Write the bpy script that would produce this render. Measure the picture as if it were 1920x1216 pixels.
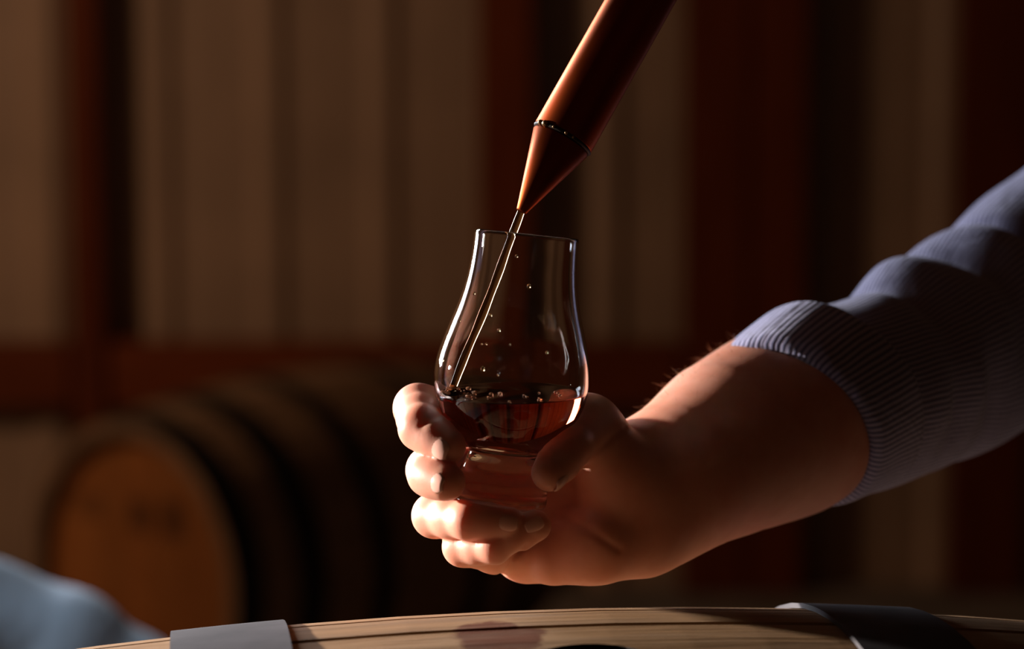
import bpy, bmesh, math, random
import numpy as np
from mathutils import Vector, Matrix

random.seed(7)
rng = np.random.default_rng(7)
SC = bpy.context.scene
COL = SC.collection
for o in list(bpy.data.objects):
    bpy.data.objects.remove(o)

# ------------------------------------------------------------------ camera, world, lights, exposure
LENS, SENSOR, PITCH, CAMZ = 85.0, 36.0, math.radians(7.0), 1.40
FPX = LENS / SENSOR * 1920
CP, SP = math.cos(PITCH), math.sin(PITCH)
FOCUS = 1.025


def P(px, py, d):
    """World point seen at pixel (px, py) of the 1920x1216 frame at view depth d (m)."""
    x = (px - 960) / FPX * d
    u = (608 - py) / FPX * d
    return Vector((x, d * CP + u * SP, CAMZ - d * SP + u * CP))


def H(px, py, mm):
    return P(px, py, FOCUS + mm / 1000.0)


cam_d = bpy.data.cameras.new('camera')
cam_d.lens, cam_d.sensor_width, cam_d.sensor_fit = LENS, SENSOR, 'HORIZONTAL'
cam_d.clip_start = 0.05
cam_d.dof.use_dof = True
cam_d.dof.focus_distance = FOCUS
cam_d.dof.aperture_fstop = 5.0
cam = bpy.data.objects.new('camera', cam_d)
COL.objects.link(cam)
cam.location = (0, 0, CAMZ)
cam.rotation_euler = (math.pi / 2 - PITCH, 0, 0)
SC.camera = cam

SC.view_settings.view_transform = 'Standard'
SC.view_settings.look = 'None'
SC.view_settings.gamma = 1.0
SC.view_settings.use_curve_mapping = False
SC.view_settings.exposure = 0.0

w = bpy.data.worlds.new('world')
SC.world = w
w.use_nodes = True
bg = w.node_tree.nodes['Background']
bg.inputs['Color'].default_value = (1.0, 0.45, 0.20, 1)
bg.inputs['Strength'].default_value = 0.016


def aim(o, target):
    d = Vector(target) - o.location
    o.rotation_euler = d.to_track_quat('-Z', 'Y').to_euler()


def light(name, kind, loc, target, energy, color, **kw):
    l = bpy.data.lights.new(name, kind)
    l.energy, l.color = energy, color
    for k, v in kw.items():
        setattr(l, k, v)
    o = bpy.data.objects.new(name, l)
    COL.objects.link(o)
    o.location = loc
    aim(o, target)
    return o


# low sun shining in through an opening on the left, the daylight of that opening, and a dim lamp further back
light('sun_shaft', 'SPOT', (-3.60, 2.20, 1.66), (-0.12, 1.005, 1.16), 2900, (1.0, 0.91, 0.84),
      spot_size=math.radians(7.6), spot_blend=1.0, shadow_soft_size=0.07)
light('doorway_daylight', 'AREA', (-2.05, 3.45, 1.82), (0.05, 1.08, 1.2), 28, (0.86, 0.90, 1.0),
      shape='RECTANGLE', size=0.55, size_y=1.1, spread=math.radians(80))
light('rear_lamp', 'AREA', (-2.8, 3.7, 2.3), (-1.0, 5.9, 1.2), 22, (1.0, 0.64, 0.40),
      shape='RECTANGLE', size=0.6, size_y=0.6)
light('sleeve_fill', 'AREA', (-1.75, 1.0, 2.9), (-0.52, 1.80, 0.90), 1.7, (0.84, 0.92, 1.0),
      shape='RECTANGLE', size=0.5, size_y=0.5, spread=math.radians(33))  # added cool fill aimed at the second person's sleeve, no actual window


# ------------------------------------------------------------------ helpers
def tag(o, label=None, cat=None, group=None, kind=None):
    for k, v in (('label', label), ('category', cat), ('group', group), ('kind', kind)):
        if v:
            o[k] = v
    return o


def empty(name, loc=(0, 0, 0), parent=None):
    o = bpy.data.objects.new(name, None)
    o.empty_display_size = 0.05
    o.location = loc
    COL.objects.link(o)
    if parent:
        o.parent = parent
    return o


def link(name, me, mat=None, parent=None):
    o = bpy.data.objects.new(name, me)
    COL.objects.link(o)
    if mat and not me.materials:
        me.materials.append(mat)
    if parent:
        o.parent = parent
    return o


def set_smooth(me, on=True):
    me.polygons.foreach_set('use_smooth', [on] * len(me.polygons))


def mesh(name, verts, faces, smooth=True, uvs=None):
    me = bpy.data.meshes.new(name)
    me.from_pydata([tuple(v) for v in verts], [], [tuple(f) for f in faces])
    me.update()
    if uvs is not None:
        ul = me.uv_layers.new(name='uv')
        for lp in me.loops:
            ul.data[lp.index].uv = uvs[lp.vertex_index]
    set_smooth(me, smooth)
    return me


def recalc(me):
    bm = bmesh.new()
    bm.from_mesh(me)
    bmesh.ops.recalc_face_normals(bm, faces=bm.faces)
    bm.to_mesh(me)
    bm.free()
    return me


def lathe(name, prof, n=64, closed=False, smooth=True):
    """prof: list of (r, z). r == 0 rows become a pole."""
    V, F, rows = [], [], []
    for r, z in prof:
        if r < 1e-7:
            rows.append([len(V)])
            V.append((0, 0, z))
        else:
            rows.append(list(range(len(V), len(V) + n)))
            for i in range(n):
                a = 2 * math.pi * i / n
                V.append((r * math.cos(a), r * math.sin(a), z))
    m = len(rows)
    for k in range(m if closed else m - 1):
        A, B = rows[k], rows[(k + 1) % m]
        if len(A) == 1 and len(B) == 1:
            continue
        for i in range(n):
            j = (i + 1) % n
            if len(A) == 1:
                F.append((A[0], B[j], B[i]))
            elif len(B) == 1:
                F.append((A[i], A[j], B[0]))
            else:
                F.append((A[i], A[j], B[j], B[i]))
    return recalc(mesh(name, V, F, smooth))


def box_mesh(name, sx, sy, sz, bevel=0.003):
    bm = bmesh.new()
    bmesh.ops.create_cube(bm, size=1.0)
    bmesh.ops.scale(bm, vec=(sx, sy, sz), verts=bm.verts)
    if bevel:
        bmesh.ops.bevel(bm, geom=list(bm.edges), offset=bevel, segments=2, affect='EDGES')
    me = bpy.data.meshes.new(name)
    bm.to_mesh(me)
    bm.free()
    return me


def catmull(pts, n):
    """Resample control rows (any width) with a Catmull-Rom spline into n rows."""
    A = np.array(pts, float)
    A = np.vstack([2 * A[0] - A[1], A, 2 * A[-1] - A[-2]])
    m = len(A) - 3
    out = []
    for t in np.linspace(0, m - 1e-9, n):
        i = int(t)
        u = t - i
        p0, p1, p2, p3 = A[i:i + 4]
        out.append(0.5 * (2 * p1 + (p2 - p0) * u + (2 * p0 - 5 * p1 + 4 * p2 - p3) * u ** 2
                          + (3 * p1 - p0 - 3 * p2 + p3) * u ** 3))
    return np.array(out)


def loft(name, rows, nseg, rfun=None, cap0=False, cap1=False, up=(0, 0, 1), thick=0.0, ruv=0.05, shear=None):
    """Tube along rows (x, y, z, r). rfun(k_frac, theta, s) -> added radius. uv = arc length round, length along (m)."""
    R = np.array(rows, float)
    C, rad = R[:, :3], R[:, 3]
    T = np.gradient(C, axis=0)
    T /= np.linalg.norm(T, axis=1)[:, None]
    s = np.concatenate([[0], np.cumsum(np.linalg.norm(np.diff(C, axis=0), axis=1))])
    V, uv, F = [], [], []
    m = len(R)

    def layer(off):
        base = len(V)
        for k in range(m):
            n1 = np.cross(T[k], np.cross(np.array(up, float), T[k]))
            n1 /= np.linalg.norm(n1)
            n2 = np.cross(T[k], n1)
            for i in range(nseg + 1):
                a = 2 * math.pi * i / nseg
                r = rad[k] + off + (rfun(k / (m - 1), a, s[k]) if rfun else 0)
                V.append(C[k] + r * (math.cos(a) * n1 + math.sin(a) * n2) + (shear(k / (m - 1), a) * T[k] if shear else 0))
                uv.append((a * ruv, s[k]))
        return base
    b0 = layer(0)
    w_ = nseg + 1
    for k in range(m - 1):
        for i in range(nseg):
            F.append((b0 + k * w_ + i, b0 + k * w_ + i + 1, b0 + (k + 1) * w_ + i + 1, b0 + (k + 1) * w_ + i))
    if thick:
        b1 = layer(-thick)
        for k in range(m - 1):
            for i in range(nseg):
                F.append((b1 + k * w_ + i + 1, b1 + k * w_ + i, b1 + (k + 1) * w_ + i, b1 + (k + 1) * w_ + i + 1))
        for k in (0, m - 1):
            for i in range(nseg):
                q = (b0 + k * w_ + i, b0 + k * w_ + i + 1, b1 + k * w_ + i + 1, b1 + k * w_ + i)
                F.append(q if k else q[::-1])
    for on, k in ((cap0, 0), (cap1, m - 1)):
        if on:
            c = len(V)
            V.append(C[k])
            uv.append((0, s[k]))
            for i in range(nseg):
                F.append((b0 + k * w_ + i, b0 + k * w_ + i + 1, c))
    me = mesh(name, V, F, True, uv)
    bm = bmesh.new()
    bm.from_mesh(me)
    bmesh.ops.remove_doubles(bm, verts=bm.verts, dist=1e-6)
    bmesh.ops.recalc_face_normals(bm, faces=bm.faces)
    bm.to_mesh(me)
    bm.free()
    set_smooth(me)
    return me


# ------------------------------------------------------------------ materials
def lin(r, g, b):
    f = lambda c: (c / 255 / 12.92) if c <= 10.3 else ((c / 255 + 0.055) / 1.055) ** 2.4
    return (f(r), f(g), f(b), 1)


class NT:
    def __init__(self, name):
        self.m = bpy.data.materials.new(name)
        self.m.use_nodes = True
        self.t = self.m.node_tree
        self.b = self.t.nodes['Principled BSDF']
        self.out = self.t.nodes['Material Output']

    def n(self, typ, **kw):
        x = self.t.nodes.new(typ)
        for k, v in kw.items():
            if k in x.inputs.keys():
                x.inputs[k].default_value = v
            else:
                setattr(x, k, v)
        return x

    def l(self, a, b):
        self.t.links.new(a, b)

    def math(self, op, a, b=None, clamp=False):
        x = self.t.nodes.new('ShaderNodeMath')
        x.operation = op
        x.use_clamp = clamp
        for i, v in enumerate((a, b)):
            if v is None:
                continue
            if hasattr(v, 'links'):
                self.l(v, x.inputs[i])
            else:
                x.inputs[i].default_value = v
        return x.outputs[0]

    def mix(self, fac, a, b):
        x = self.t.nodes.new('ShaderNodeMix')
        x.data_type = 'RGBA'
        for sock, v in ((x.inputs[0], fac), (x.inputs[6], a), (x.inputs[7], b)):
            if hasattr(v, 'links'):
                self.l(v, sock)
            else:
                sock.default_value = v
        return x.outputs[2]

    def ramp(self, src, stops):
        x = self.t.nodes.new('ShaderNodeValToRGB')
        e = x.color_ramp.elements
        while len(e) < len(stops):
            e.new(0.5)
        for k, (p_, c) in enumerate(stops):
            e[k].position = p_
            e[k].color = c if len(c) == 4 else (*c, 1)
        self.l(src, x.inputs[0])
        return x.outputs[0]

    def coords(self, scale=(1, 1, 1), which='Object', obj=None):
        tc = self.t.nodes.new('ShaderNodeTexCoord')
        if obj:
            tc.object = obj
        mp = self.t.nodes.new('ShaderNodeMapping')
        mp.inputs['Scale'].default_value = scale
        self.l(tc.outputs[which], mp.inputs[0])
        return mp.outputs[0]

    def noise(self, vec, scale, detail=4, rough=0.55, dist=0.0):
        x = self.n('ShaderNodeTexNoise', Scale=scale, Detail=detail, Roughness=rough, Distortion=dist)
        self.l(vec, x.inputs['Vector'])
        return x.outputs['Fac']

    def bump(self, h, strength, dist=0.001):
        x = self.n('ShaderNodeBump', Strength=strength, Distance=dist)
        self.l(h, x.inputs['Height'])
        self.l(x.outputs[0], self.b.inputs['Normal'])

    def color(self, v):
        if hasattr(v, 'links'):
            self.l(v, self.b.inputs['Base Color'])
        else:
            self.b.inputs['Base Color'].default_value = v

    def set(self, **kw):
        for k, v in kw.items():
            self.b.inputs[k.replace('_', ' ')].default_value = v
        return self


def wood_mat(name, dark, mid, light_, rough=0.7, grain=(2.0, 40, 40), bump=0.5, vary=0.35):
    t = NT(name)
    v = t.coords(grain)
    oi = t.t.nodes.new('ShaderNodeObjectInfo')
    add = t.t.nodes.new('ShaderNodeVectorMath')
    add.operation = 'ADD'
    t.l(v, add.inputs[0])
    sc = t.t.nodes.new('ShaderNodeVectorMath')
    sc.operation = 'SCALE'
    cb = t.t.nodes.new('ShaderNodeCombineXYZ')
    t.l(oi.outputs['Random'], cb.inputs[0])
    t.l(oi.outputs['Random'], cb.inputs[1])
    t.l(cb.outputs[0], sc.inputs[0])
    sc.inputs['Scale'].default_value = 37.0
    t.l(sc.outputs[0], add.inputs[1])
    n1 = t.noise(add.outputs[0], 1.6, 6, 0.6, 0.6)
    n2 = t.noise(add.outputs[0], 6.0, 5, 0.7)
    mixn = t.math('ADD', t.math('MULTIPLY', n1, 0.65), t.math('MULTIPLY', n2, 0.35))
    c = t.ramp(mixn, [(0.30, dark), (0.50, mid), (0.70, light_)])
    br = t.math('ADD', t.math('MULTIPLY', oi.outputs['Random'], vary), 1.0 - vary * 0.6)
    c2 = t.t.nodes.new('ShaderNodeVectorMath')
    c2.operation = 'SCALE'
    t.l(c, c2.inputs[0])
    t.l(br, c2.inputs['Scale'])
    t.color(c2.outputs[0])
    t.set(Roughness=rough)
    t.b.inputs['Specular IOR Level'].default_value = 0.12
    t.bump(mixn, bump, 0.002)
    t.last = c2.outputs[0]
    t.grain = mixn
    return t


def skin_mat():
    t = NT('skin')
    v = t.coords((1, 1, 1))
    n1 = t.noise(v, 38, 3)
    n2 = t.noise(v, 240, 4)
    c = t.ramp(n1, [(0.3, (0.64, 0.26, 0.165)), (0.55, (0.72, 0.335, 0.235)), (0.75, (0.69, 0.28, 0.19))])
    t.color(c)
    t.set(Roughness=0.45)
    t.b.inputs['Subsurface Weight'].default_value = 0.35
    t.b.inputs['Subsurface Radius'].default_value = (1.0, 0.30, 0.15)
    t.b.inputs['Subsurface Scale'].default_value = 0.009
    t.b.inputs['Specular IOR Level'].default_value = 0.4
    n3 = t.noise(v, 900, 2)
    t.bump(t.math('ADD', t.math('MULTIPLY', n2, 0.6), t.math('MULTIPLY', n3, 0.4)), 0.14, 0.0006)
    return t.m


def simple(name, col, rough=0.5, metal=0.0, nscale=60, var=0.25, bump=0.2):
    t = NT(name)
    v = t.coords()
    n = t.noise(v, nscale, 5)
    d = tuple(c * (1 - var) for c in col[:3]) + (1,)
    b = tuple(min(1, c * (1 + var)) for c in col[:3]) + (1,)
    t.color(t.ramp(n, [(0.3, d), (0.7, b)]))
    t.set(Roughness=rough, Metallic=metal)
    if bump:
        t.bump(n, bump, 0.001)
    return t.m


M = {}
M['skin'] = skin_mat()
M['nail'] = simple('nail', (0.76, 0.42, 0.33), 0.25, 0, 120, 0.05, 0)
M['glass'] = None


def make_glass():
    t = NT('clear_glass')
    t.t.nodes.remove(t.b)
    g = t.n('ShaderNodeBsdfGlass', IOR=1.46, Roughness=0.0)
    g.inputs['Color'].default_value = (1, 1, 1, 1)
    t.l(g.outputs[0], t.out.inputs['Surface'])
    M['glass'] = t.m
    t = NT('amber_whiskey')
    t.t.nodes.remove(t.b)
    g = t.n('ShaderNodeBsdfGlass', IOR=1.36, Roughness=0.0)
    t.l(g.outputs[0], t.out.inputs['Surface'])
    va = t.n('ShaderNodeVolumeAbsorption', Density=62.0)
    va.inputs['Color'].default_value = (0.87, 0.30, 0.02, 1)
    t.l(va.outputs[0], t.out.inputs['Volume'])
    M['whiskey'] = t.m
    t = NT('amber_whiskey_against_glass')
    t.t.nodes.remove(t.b)
    g = t.n('ShaderNodeBsdfGlass', IOR=1.36 / 1.46, Roughness=0.0)
    t.l(g.outputs[0], t.out.inputs['Surface'])
    va = t.n('ShaderNodeVolumeAbsorption', Density=62.0)
    va.inputs['Color'].default_value = (0.87, 0.30, 0.02, 1)
    t.l(va.outputs[0], t.out.inputs['Volume'])
    M['whiskey_wall'] = t.m
    t = NT('amber_froth')
    t.color((0.80, 0.36, 0.20, 1))
    t.set(Roughness=0.08, IOR=1.36)
    t.b.inputs['Transmission Weight'].default_value = 0.6
    M['froth'] = t.m
    t = NT('thin_whiskey')
    t.t.nodes.remove(t.b)
    g = t.n('ShaderNodeBsdfGlass', IOR=1.36, Roughness=0.0)
    g.inputs['Color'].default_value = (1.0, 0.90, 0.70, 1)
    t.l(g.outputs[0], t.out.inputs['Surface'])
    M['stream'] = t.m


make_glass()


def make_copper():
    t = NT('aged_copper')
    v = t.coords((30, 30, 4))
    n = t.noise(v, 3.0, 5)
    c = t.ramp(n, [(0.3, (0.22, 0.034, 0.008)), (0.6, (0.30, 0.048, 0.010)), (0.8, (0.26, 0.044, 0.011))])
    t.color(c)
    t.set(Metallic=1.0)
    t.b.inputs['Coat Weight'].default_value = 0.0
    t.b.inputs['Specular Tint'].default_value = (1.0, 0.80, 0.70, 1)
    t.b.inputs['Coat Roughness'].default_value = 0.05
    r = t.ramp(t.noise(t.coords(), 45, 4), [(0.3, (0.36,) * 3), (0.7, (0.46,) * 3)])
    t.l(r, t.b.inputs['Roughness'])
    t.bump(n, 0.05, 0.0004)
    M['copper'] = t.m
    M['solder'] = simple('solder', (0.45, 0.30, 0.16), 0.4, 0.9, 300, 0.5, 0.4)
    M['dark_seam'] = simple('dark_seam', (0.03, 0.018, 0.01), 0.6, 0.3, 300, 0.3, 0.2)


make_copper()


def make_shirt(name, ca, cb, period, tint_noise=0.15):
    t = NT(name)
    uv = t.t.nodes.new('ShaderNodeTexCoord').outputs['UV']
    sep = t.t.nodes.new('ShaderNodeSeparateXYZ')
    t.l(uv, sep.inputs[0])
    wob = t.noise(uv, 30, 2)
    u = t.math('ADD', sep.outputs[0], t.math('MULTIPLY', wob, 0.0022))
    sn = t.math('SINE', t.math('MULTIPLY', u, 2 * math.pi / period))
    f = t.ramp(t.math('ADD', t.math('MULTIPLY', sn, 0.5), 0.5), [(0.35, (0, 0, 0)), (0.65, (1, 1, 1))])
    c = t.mix(f, ca, cb)
    t.color(c)
    t.set(Roughness=0.9)
    t.b.inputs['Sheen Weight'].default_value = 0.25
    wv = t.noise(uv, 1400, 2)
    fold = t.noise(uv, 42, 3, 0.5, 1.0)
    t.bump(t.math('ADD', t.math('ADD', t.math('MULTIPLY', wv, 0.12), t.math('MULTIPLY', fold, 1.0)),
                  t.math('MULTIPLY', sn, 0.05)), 0.6, 0.004)
    return t.m


M['shirt'] = make_shirt('striped_shirt', (0.42, 0.40, 0.60, 1), (0.14, 0.14, 0.27, 1), 0.0030)
M['denim'] = make_shirt('denim_sleeve', (0.27, 0.34, 0.42, 1), (0.21, 0.28, 0.36, 1), 0.0016)
M['thread'] = simple('button_plastic', (0.10, 0.10, 0.13), 0.4)
M['hair'] = simple('hair', (0.42, 0.24, 0.13), 0.5)

wt = wood_mat('weathered_oak', (0.15, 0.085, 0.04, 1), (0.29, 0.165, 0.078, 1), (0.36, 0.225, 0.12, 1), 0.75, (3.0, 55, 55), 0.6, 0.2)
M['front_oak'] = wt.m
M['front_oak_nodes'] = wt
M['rear_oak'] = wood_mat('dark_oak', (0.17, 0.095, 0.055, 1), (0.28, 0.16, 0.09, 1), (0.38, 0.23, 0.14, 1), 0.6).m
M['char'] = simple('charred_wood', (0.012, 0.009, 0.007), 0.9, 0, 80, 0.4, 0.5)
M['grey_hoop'] = simple('galvanised_hoop', (0.060, 0.055, 0.060), 0.75, 0.0, 26, 0.35, 0.15)
M['grey_hoop'].node_tree.nodes['Principled BSDF'].inputs['Specular IOR Level'].default_value = 0.2
M['black_hoop'] = simple('blackened_hoop', (0.022, 0.020, 0.018), 0.55, 0.5, 26, 0.35, 0.15)
M['post'] = wood_mat('red_timber', (0.10, 0.018, 0.004, 1), (0.16, 0.032, 0.008, 1), (0.22, 0.05, 0.013, 1), 0.7, (40, 40, 2)).m
M['girt'] = wood_mat('red_girt', (0.11, 0.022, 0.005, 1), (0.18, 0.038, 0.009, 1), (0.24, 0.055, 0.015, 1), 0.7, (2, 40, 40)).m
M['metal_wall'] = simple('painted_metal', (0.36, 0.23, 0.15), 0.6, 0.0, 3, 0.15, 0.0)
M['floor'] = simple('concrete', (0.20, 0.16, 0.13), 0.85, 0, 6, 0.3, 0.3)
M['rack'] = wood_mat('rack_timber', (0.12, 0.07, 0.04, 1), (0.2, 0.12, 0.07, 1), (0.27, 0.17, 0.1, 1)).m

# ------------------------------------------------------------------ setting: floor, metal wall, posts, girts
fl = link('floor', box_mesh('floor', 14, 12, 0.1, 0), M['floor'])
fl.location = (0, 3, -0.05)
tag(fl, kind='structure')

WY = 6.0
wall = empty('wall_back', (0, WY, 0))
tag(wall, kind='structure')
PITCHR = 0.279


def panel_mesh():
    """Ribbed steel sheet, three ribs wide: a folded profile with real thickness."""
    prof = []
    for k in range(3):
        x0 = k * PITCHR
        prof += [(x0, 0), (x0 + 0.085, 0), (x0 + 0.088, -0.003), (x0 + 0.100, -0.003), (x0 + 0.103, 0),
                 (x0 + 0.180, 0), (x0 + 0.206, -0.020), (x0 + 0.246, -0.020), (x0 + 0.274, 0)]
    prof.append((3 * PITCHR, 0))
    V, F = [], []
    n = len(prof)
    for z in (0.0, 3.4):
        for x, y in prof:
            V.append((x, y, z))
        for x, y in prof:
            V.append((x, y + 0.004, z))
    for i in range(n - 1):
        F.append((i, i + 1, 2 * n + i + 1, 2 * n + i))
        F.append((n + i + 1, n + i, 3 * n + i, 3 * n + i + 1))
        F.append((i + 1, i, n + i, n + i + 1))
        F.append((2 * n + i, 2 * n + i + 1, 3 * n + i + 1, 3 * n + i))
    F.append((0, 2 * n, 3 * n, n))
    F.append((n - 1, 2 * n - 1, 4 * n - 1, 3 * n - 1))
    return recalc(mesh('metal_panel', V, F, False))


pm = panel_mesh()
RIB0 = -0.875          # world x of one rib centre (seen near px 300)
for k in range(-7, 8):
    o = link('metal_panel', pm, M['metal_wall'], wall)
    o.location = (RIB0 - 0.227 + k * 3 * PITCHR + (0.0015 * k), 0.0 if k % 2 else 0.0045, 0)


def px_x(px, y):
    return (px - 960) / FPX * (y * CP + 0.6 * SP)


def post(px0, px1, y0, depth, label, name='wooden_post'):
    x0, x1 = px_x(px0, y0), px_x(px1, y0)
    me = box_mesh(name, x1 - x0, depth, 3.4, 0.006)
    o = link(name, me, M['post'])
    o.location = ((x0 + x1) / 2, y0 + depth / 2, 1.7)
    tag(o, label, 'post', 'wooden posts against the metal wall')
    return o


PD = 0.07
post(132, 192, WY - 0.038 - PD, PD, 'narrow reddish wooden post nearest the left edge of the metal wall')
post(898, 1000, WY - 0.038 - PD, PD, 'dark red wooden post on the wall just left of the copper tube')
post(1284, 1405, WY - 0.038 - PD, PD, 'left one of the two dark wooden posts set side by side on the wall')
post(1409, 1512, WY - 0.038 - PD, PD, 'right one of the two dark wooden posts set side by side on the wall')
post(1795, 1935, WY - 0.038 - PD, PD, 'dark wooden post at the right edge above the shirt sleeve')


def girt(px0, px1, label):
    y0 = WY - 0.038 - 0.05
    x0, x1 = px_x(px0, y0) + 0.002, px_x(px1, y0) - 0.002
    me = box_mesh('wooden_girt', x1 - x0, 0.05, 0.165, 0.005)
    o = link('wooden_girt', me, M['girt'])
    o.location = ((x0 + x1) / 2, y0 + 0.025, 0.548)
    tag(o, label, 'beam', 'horizontal beams between the posts')


girt(-260, 130, 'horizontal red beam at the far left of the left post')
girt(195, 896, 'long horizontal red beam behind the blurred barrel')
girt(1003, 1281, 'short dark horizontal beam behind the hand and forearm')
girt(1515, 1792, 'dark horizontal beam hidden behind the shirt sleeve')


# ------------------------------------------------------------------ barrels
def stave_mesh(name, ang, prof, L, th, nseg=22, na=6, hole=None):
    """One stave centred on +Z, along X, between -ang/2 and +ang/2 about X; rounded outer arrises leave a recessed joint."""
    V, F = [], []
    gap = 0.0006
    S = np.linspace(-L / 2, L / 2, nseg)
    fr = [-1, -0.93, -0.5, 0, 0.5, 0.93, 1]
    nw = len(fr)
    for s in S:
        r = prof(s)
        g = gap / r
        for f in fr:
            a = f * (ang / 2 - g)
            rr = r - (0.0026 if abs(f) == 1 else 0)
            V.append((s, rr * math.sin(a), rr * math.cos(a)))
        for f in fr[::-1]:
            a = f * (ang / 2 - g)
            rr = r - th
            V.append((s, rr * math.sin(a), rr * math.cos(a)))
    w_ = 2 * nw
    for k in range(nseg - 1):
        for i in range(w_):
            j = (i + 1) % w_
            F.append((k * w_ + i, k * w_ + j, (k + 1) * w_ + j, (k + 1) * w_ + i))
    F.append(tuple(range(w_))[::-1])
    F.append(tuple((nseg - 1) * w_ + i for i in range(w_)))
    me = recalc(mesh(name, V, F, False))
    return me


def ring_mesh(name, prof, s0, s1, th, lift, n=96, k=5):
    V, F = [], []
    S = np.linspace(s0, s1, k)
    rows = [(s, prof(s) + lift + th) for s in S] + [(s, prof(s) + lift) for s in S[::-1]]
    for s, r in rows:
        for i in range(n):
            a = 2 * math.pi * i / n
            V.append((s, r * math.sin(a), r * math.cos(a)))
    m = len(rows)
    for q in range(m):
        for i in range(n):
            j = (i + 1) % n
            F.append((q * n + i, q * n + j, ((q + 1) % m) * n + j, ((q + 1) % m) * n + i))
    me = recalc(mesh(name, V, F, True))
    me.polygons.foreach_set('use_smooth', [True] * len(me.polygons))
    try:
        me.set_sharp_from_angle(angle=math.radians(40))
    except Exception:
        pass
    return me


def head_planks(root, prof, L, sgn, mat, nb=7):
    s = sgn * (L / 2 - 0.032)
    R = prof(s) - 0.024
    wd = 2 * R / nb
    for k in range(nb):
        y0, y1 = -R + k * wd + 0.0008, -R + (k + 1) * wd - 0.0008
        pts = []
        N = 8
        for i in range(N + 1):
            y = y0 + (y1 - y0) * i / N
            pts.append((y, math.sqrt(max(0, R * R - y * y))))
        outline = pts + [(y, -z) for y, z in pts[::-1]]
        V = [(s + sgn * 0.010 - sgn * (0.002 if i in (0, N, N + 1, 2 * N + 1) else 0), y, z) for i, (y, z) in enumerate(outline)]
        V += [(s - sgn * 0.012, y, z) for y, z in outline]
        n = len(outline)
        F = [tuple(range(n)), tuple(range(2 * n - 1, n - 1, -1))]
        F += [(i, n + i, n + (i + 1) % n, (i + 1) % n) for i in range(n)]
        me = recalc(mesh('head_plank', V, F, False))
        link('head_plank', me, mat, root)


def barrel(name, loc, yaw, roll, Rb, kq, L, th, angles, start, wood, hoopmat, hoops, headmat, rivet_at, bung=None):
    prof = lambda s: Rb - kq * s * s
    root = empty(name, loc)
    root.rotation_euler = (0, 0, yaw)
    t = start
    cache = {}
    for idx, a in enumerate(angles):
        key = round(a, 4)
        c = t + a / 2
        if bung is not None and idx == bung[0]:
            me = stave_mesh('stave', a, prof, L, th, 30)
            me.materials.append(wood)
            me.materials.append(M['char'])
            tmp = bpy.data.objects.new('cutter_source', me)
            COL.objects.link(tmp)
            bm = bmesh.new()
            bmesh.ops.create_cone(bm, cap_ends=True, segments=40, radius1=0.026, radius2=0.028, depth=0.12)
            cm = bpy.data.meshes.new('cutter')
            bm.to_mesh(cm)
            bm.free()
            cm.materials.append(wood)
            cm.materials.append(M['char'])
            cm.polygons.foreach_set('material_index', [1] * len(cm.polygons))
            cut = bpy.data.objects.new('cutter', cm)
            COL.objects.link(cut)
            da = bung[1] - c
            cut.rotation_euler = (da, 0, 0)
            cut.location = (bung[2], -Rb * math.sin(da), Rb * math.cos(da))
            md = tmp.modifiers.new('hole', 'BOOLEAN')
            md.operation, md.solver, md.object = 'DIFFERENCE', 'EXACT', cut
            bpy.context.view_layer.update()
            dg = bpy.context.evaluated_depsgraph_get()
            me2 = bpy.data.meshes.new_from_object(tmp.evaluated_get(dg))
            me2.name = 'stave'
            bpy.data.objects.remove(tmp)
            bpy.data.objects.remove(cut)
            o = link('stave', me2, None, root)
            o['label'] = 'wide stave with open round bung hole and wet brown stain'
        else:
            if key not in cache:
                cache[key] = stave_mesh('stave', a, prof, L, th)
                cache[key].materials.append(wood)
            o = link('stave', cache[key], None, root)
        # positive barrel angle turns toward the camera (-Y local): rotate about X
        o.rotation_euler = (c, 0, 0)
        t += a
    for s0, s1 in hoops:
        for sg in (1, -1):
            a_, b_ = sorted((sg * s0, sg * s1))
            h = link('hoop', ring_mesh('hoop', prof, a_, b_, 0.0022, 0.0004), hoopmat, root)
            for q in (0.3, 0.7):
                rv = lathe('rivet', [(0, 0.003), (0.004, 0.0025), (0.006, 0.0008), (0.0065, 0), (0, 0)], 12)
                ro = link('rivet', rv, hoopmat, h)
                s = a_ + (b_ - a_) * q
                ph = rivet_at
                r = prof(s) + 0.0026
                ro.location = (s, -r * math.sin(ph), r * math.cos(ph))
                ro.rotation_euler = (ph, 0, 0)
    for sg in (1, -1):
        head_planks(root, prof, L, sg, headmat)
    return root, prof


FB_YAW = 0.1355
a_b, a_n = 0.295, 0.122
rest = 2 * math.pi - a_b - a_n
angs = [a_b]
cyc = [0.205, 0.235, 0.185, 0.220]
k = 0
acc = 0
tmpa = []
while acc < rest - 0.35:
    tmpa.append(cyc[k % 4])
    acc += cyc[k % 4]
    k += 1
left = rest - acc
tmpa += [left / 2, left / 2] if left > 0.26 else [left]
angs += tmpa + [a_n]
front, fprof = barrel('oak_barrel', (0.0233, 0.9481, CAMZ - 0.5531), FB_YAW, 0, 0.3126, 0.2514, 0.88, 0.026,
                      angs, -0.036, M['front_oak'], M['grey_hoop'],
                      [(0.1116, 0.1592), (0.275, 0.32), (0.395, 0.438)], M['front_oak'], 0.9, (0, 0.142, 0.003))
tag(front, 'weathered tan oak barrel in front with grey hoops and open bung hole', 'barrel')

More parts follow.
